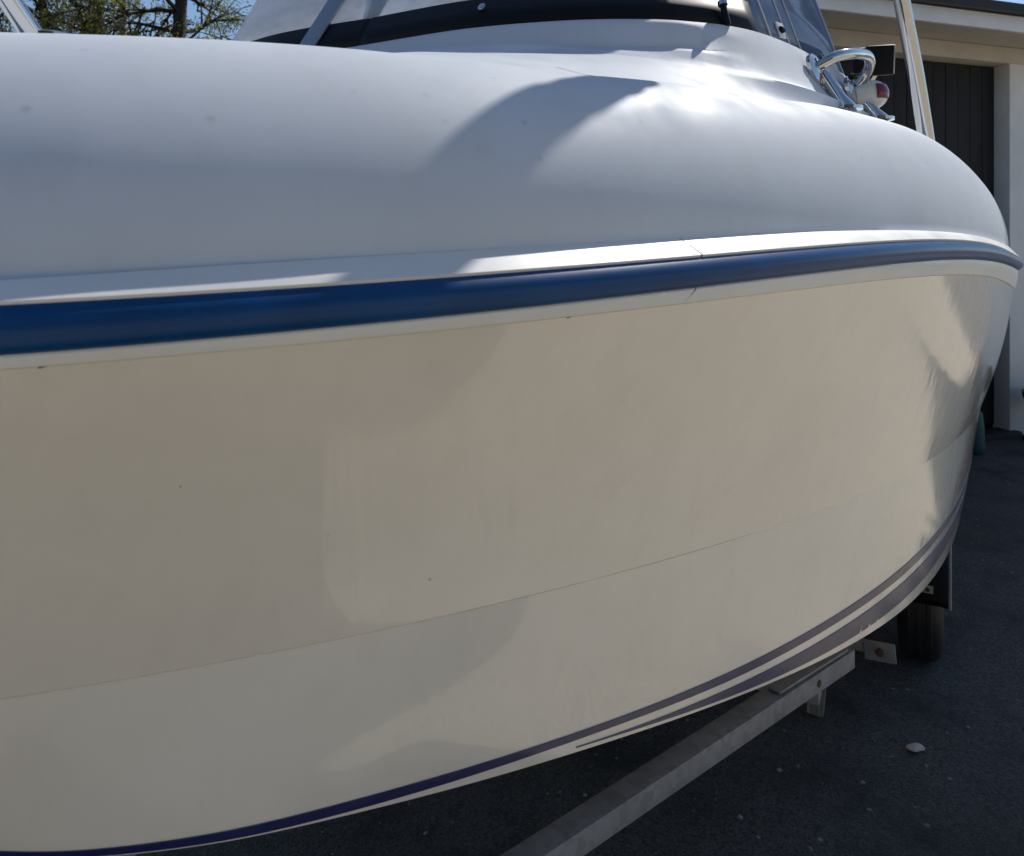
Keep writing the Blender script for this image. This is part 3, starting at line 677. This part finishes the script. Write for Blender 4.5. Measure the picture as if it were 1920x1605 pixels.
# ================================================================ trees behind the bow
def bark_mat(name, a_, b_, sc):
    m = mat(name, a_, .9); lk(m, ramp(m, noise(m, coords(m, sc), 5, 6, .7), [(.42, a_), (.58, b_)]), P(m).inputs['Base Color']); return m
M['bark'] = bark_mat('dark_bark', (.014, .011, .008), (.05, .04, .03), (6, 6, 1.2)); M['birch'] = bark_mat('birch_bark', (.05, .05, .05), (.62, .60, .56), (1, 1, 5))
def leaf_mat(name, c0_, c1_):
    m = mat(name, c0_, .6); lk(m, ramp(m, noise(m, coords(m), 2.5, 4), [(.35, c0_), (.65, c1_)]), P(m).inputs['Base Color'])
    tl = nd(m, 'ShaderNodeBsdfTranslucent'); tl.inputs[0].default_value = (*[x * 1.6 for x in c1_], 1); mx = nd(m, 'ShaderNodeMixShader'); mx.inputs[0].default_value = .35
    lk(m, P(m).outputs[0], mx.inputs[1]); lk(m, tl.outputs[0], mx.inputs[2]); lk(m, mx.outputs[0], m.node_tree.nodes['Material Output'].inputs[0]); return m
M['leaf'] = leaf_mat('spring_leaves', (.10, .105, .012), (.24, .225, .03))
def tree(name, x, y, h, r0, bark, seed, lean, nbr, leafn, label, z_first=2.2):
    rd = random.Random(seed); root = empty(name, (x, y, 0)); tag(root, label, 'tree', 'trees behind the bow')
    tp = [Vector((lean[0] * k * h + .12 * math.sin(k * 5 + seed), lean[1] * k * h + .1 * math.cos(k * 4 + seed), k * h)) for k in np.linspace(0, 1, 14)]
    tube('trunk', tp, [r0 * (1.15 - 1.05 * k) for k in np.linspace(0, 1, 14)], bark, root, 12)
    bv, bf, lv, lf = [], [], [], []
    def addb(pts, r):
        v, f = tube_geo(pts, [r * (1 - .8 * i / (len(pts) - 1)) for i in range(len(pts))], 6); n0 = len(bv); bv.extend(v); bf.extend([tuple(i + n0 for i in q) for q in f])
    def leaf(p, s):
        n0 = len(lv); d = Vector((rd.gauss(0, 1), rd.gauss(0, 1), rd.gauss(0, 1))).normalized(); e = d.orthogonal().normalized(); e.rotate(Matrix.Rotation(rd.uniform(0, 6.28), 3, d))
        q = d.cross(e); lv.extend([p, p + e * s * .5 + q * s * .3, p + e * s, p + e * s * .5 - q * s * .3]); lf.append((n0, n0 + 1, n0 + 2, n0 + 3))
    def grow(p, d, ln_, r, lev):
        pts = [p]; dd = d.copy()
        for i in range(5):
            dd = (dd + Vector((rd.gauss(0, .18), rd.gauss(0, .18), rd.gauss(0, .14) - .03 * lev))).normalized(); pts.append(pts[-1] + dd * ln_ / 5)
        addb(pts, r)
        if lev < 3:
            for i in range(4 if lev else 6):
                k = rd.uniform(.25, 1); j = min(4, int(k * 5)); q = pts[j].lerp(pts[j + 1], k * 5 - j)
                nd_ = (dd + Vector((rd.gauss(0, .8), rd.gauss(0, .8), rd.gauss(0, .6)))).normalized(); grow(q, nd_, ln_ * rd.uniform(.4, .62), r * .5, lev + 1)
        if lev >= 2:
            for i in range(leafn):
                k = rd.uniform(.1, 1); j = min(4, int(k * 5)); q = pts[j].lerp(pts[j + 1], k * 5 - j) + Vector((rd.gauss(0, .05), rd.gauss(0, .05), rd.gauss(0, .06))); leaf(q, rd.uniform(.03, .06))
    for i in range(nbr):
        k = rd.uniform(z_first / h, .97); j = min(12, int(k * 13)); p = tp[j].lerp(tp[j + 1], k * 13 - j); a_ = rd.uniform(0, 6.28)
        grow(p, Vector((math.cos(a_), math.sin(a_), rd.uniform(.0, .6))).normalized(), h * .24 * (1.15 - k), r0 * .36 * (1.2 - k), 0)
    from_pd('branches', bv, bf, bark, root, 60, 0)
    o = from_pd('crown', lv, lf, M['leaf'], root, None, 0); o['kind'] = 'stuff'
tree('broadleaf_tree', -6.55, 12.6, 9.5, .20, M['bark'], 3, (.004, 0), 26, 8, 'dark trunked tree with thin spring leaves left of the white birch')
tree('birch_tree', -6.10, 12.2, 9.0, .085, M['birch'], 5, (.0, .004), 20, 7, 'slender white barked birch behind the bow')
tree('broadleaf_tree', -5.15, 12.5, 9.0, .17, M['bark'], 9, (.006, 0), 20, 6, 'dark trunked tree nearest the windscreen')
tree('broadleaf_tree', -8.6, 14.5, 9.5, .11, M['bark'], 12, (.0, 0), 22, 8, 'slim dark tree furthest left beside the bow rail')

# ================================================================ unseen house and tree, added to block sky and shade the yard
def house(name, label, loc, rz, w, d, he, hr, wall, roofm, wins):
    r = empty(name, loc, rz); tag(r, label, 'house')
    pts = [(-w / 2, 0, 0), (w / 2, 0, 0), (w / 2, d, 0), (-w / 2, d, 0), (-w / 2, 0, he), (w / 2, 0, he), (w / 2, d, he), (-w / 2, d, he), (-w / 2, d / 2, hr), (w / 2, d / 2, hr)]
    from_pd('wall', pts, [(0, 1, 5, 4), (2, 3, 7, 6), (1, 2, 6, 9, 5), (3, 0, 4, 8, 7)], wall, r)
    ov = .45; k = (hr - he) / (d / 2); zz = .04
    rp_ = [(-w / 2 - ov, -ov, he - ov * k + zz), (w / 2 + ov, -ov, he - ov * k + zz), (w / 2 + ov, d / 2, hr + zz), (-w / 2 - ov, d / 2, hr + zz), (w / 2 + ov, d + ov, he - ov * k + zz), (-w / 2 - ov, d + ov, he - ov * k + zz)]
    rv = rp_ + [(x, y, z + .16) for x, y, z in rp_]
    from_pd('roof', rv, [(0, 1, 2, 3), (3, 2, 4, 5), (6, 7, 8, 9), (9, 8, 10, 11), (0, 1, 7, 6), (4, 5, 11, 10), (0, 3, 9, 6), (3, 5, 11, 9), (1, 2, 8, 7), (2, 4, 10, 8)], roofm, r)
    for x, z, ww, hh in wins:
        fr = box('window', (x, -.03, z), (ww, .07, hh), M['siding'], r, .01)
        for sg in (-1, 1): box('pane', (x + sg * ww * .235, -.07, z), (ww * .40, .012, hh * .84), M['pane'], fr)
M['pane'] = mat('window_pane', (.02, .025, .03), .05)
M['siding'] = mat('dark_siding', (.07, .065, .05), .8)
def _sid():
    m = M['siding']; lk(m, ramp(m, noise(m, coords(m, (8, 8, .6)), 3, 5), [(.3, (.055, .05, .04)), (.7, (.09, .082, .065))]), P(m).inputs['Base Color'])
    wv = nd(m, 'ShaderNodeTexWave'); wv.bands_direction = 'X'; wv.inputs['Scale'].default_value = 2.2; lk(m, coords(m), wv.inputs['Vector']); lk(m, bump(m, wv.outputs[0], .4, .01), P(m).inputs['Normal'])
_sid()
house('sky_block_house', 'unseen dark plank house across the yard, added to block the low sky', (-3.0, -11.0, 0), R(180), 18, 8, 4.6, 7.4, M['siding'], M['roof'], [(x, 2.6, 1.2, 1.3) for x in (-6, 6)])  # added out of view, kept dark to hold low sky off the boat
_sx, _sy = math.sin(R(SUN_AZ)), math.cos(R(SUN_AZ))
def shade_tree():  # added out of view, sized to shade the ground but not the deck
    rd = random.Random(21); hh = 10.25
    r = empty('added_shade_cypress', (1.3 + _sx * 9 - _sy * .34, 2.1 + _sy * 9 + _sx * .34, 0)); tag(r, 'tall dense columnar cypress added out of view to shade the yard', 'tree')
    tube('trunk', [(0, 0, 0), (.02, 0, 3), (0, .02, 7), (0, 0, hh - .6)], [.16, .12, .07, .02], M['bark'], r, 10)
    lv, lf = [], []
    for k in range(15000):
        z = rd.uniform(.4, hh); w = .52 * min(1, (z / 1.6)) * min(1, ((hh + .15 - z) / .7) ** .5); a_ = rd.uniform(0, 6.283); q = w * (rd.uniform(0, 1) ** .5) * rd.uniform(.75, 1.12)
        p = Vector((q * math.cos(a_), q * math.sin(a_), z)); sz = rd.uniform(.07, .15)
        d = Vector((math.cos(a_) + rd.gauss(0, .5), math.sin(a_) + rd.gauss(0, .5), rd.uniform(.2, 1.4))).normalized(); e = d.orthogonal().normalized(); e.rotate(Matrix.Rotation(rd.uniform(0, 6.28), 3, d))
        n0 = len(lv); lv.extend([p, p + d * sz * .5 + e * sz * .4, p + d * sz, p + d * sz * .5 - e * sz * .4]); lf.append((n0, n0 + 1, n0 + 2, n0 + 3))
    o = from_pd('crown', lv, lf, M['needle'], r, None, 0); o['kind'] = 'stuff'
M['needle'] = leaf_mat('shade_tree_foliage', (.02, .035, .012), (.05, .075, .022))
shade_tree()
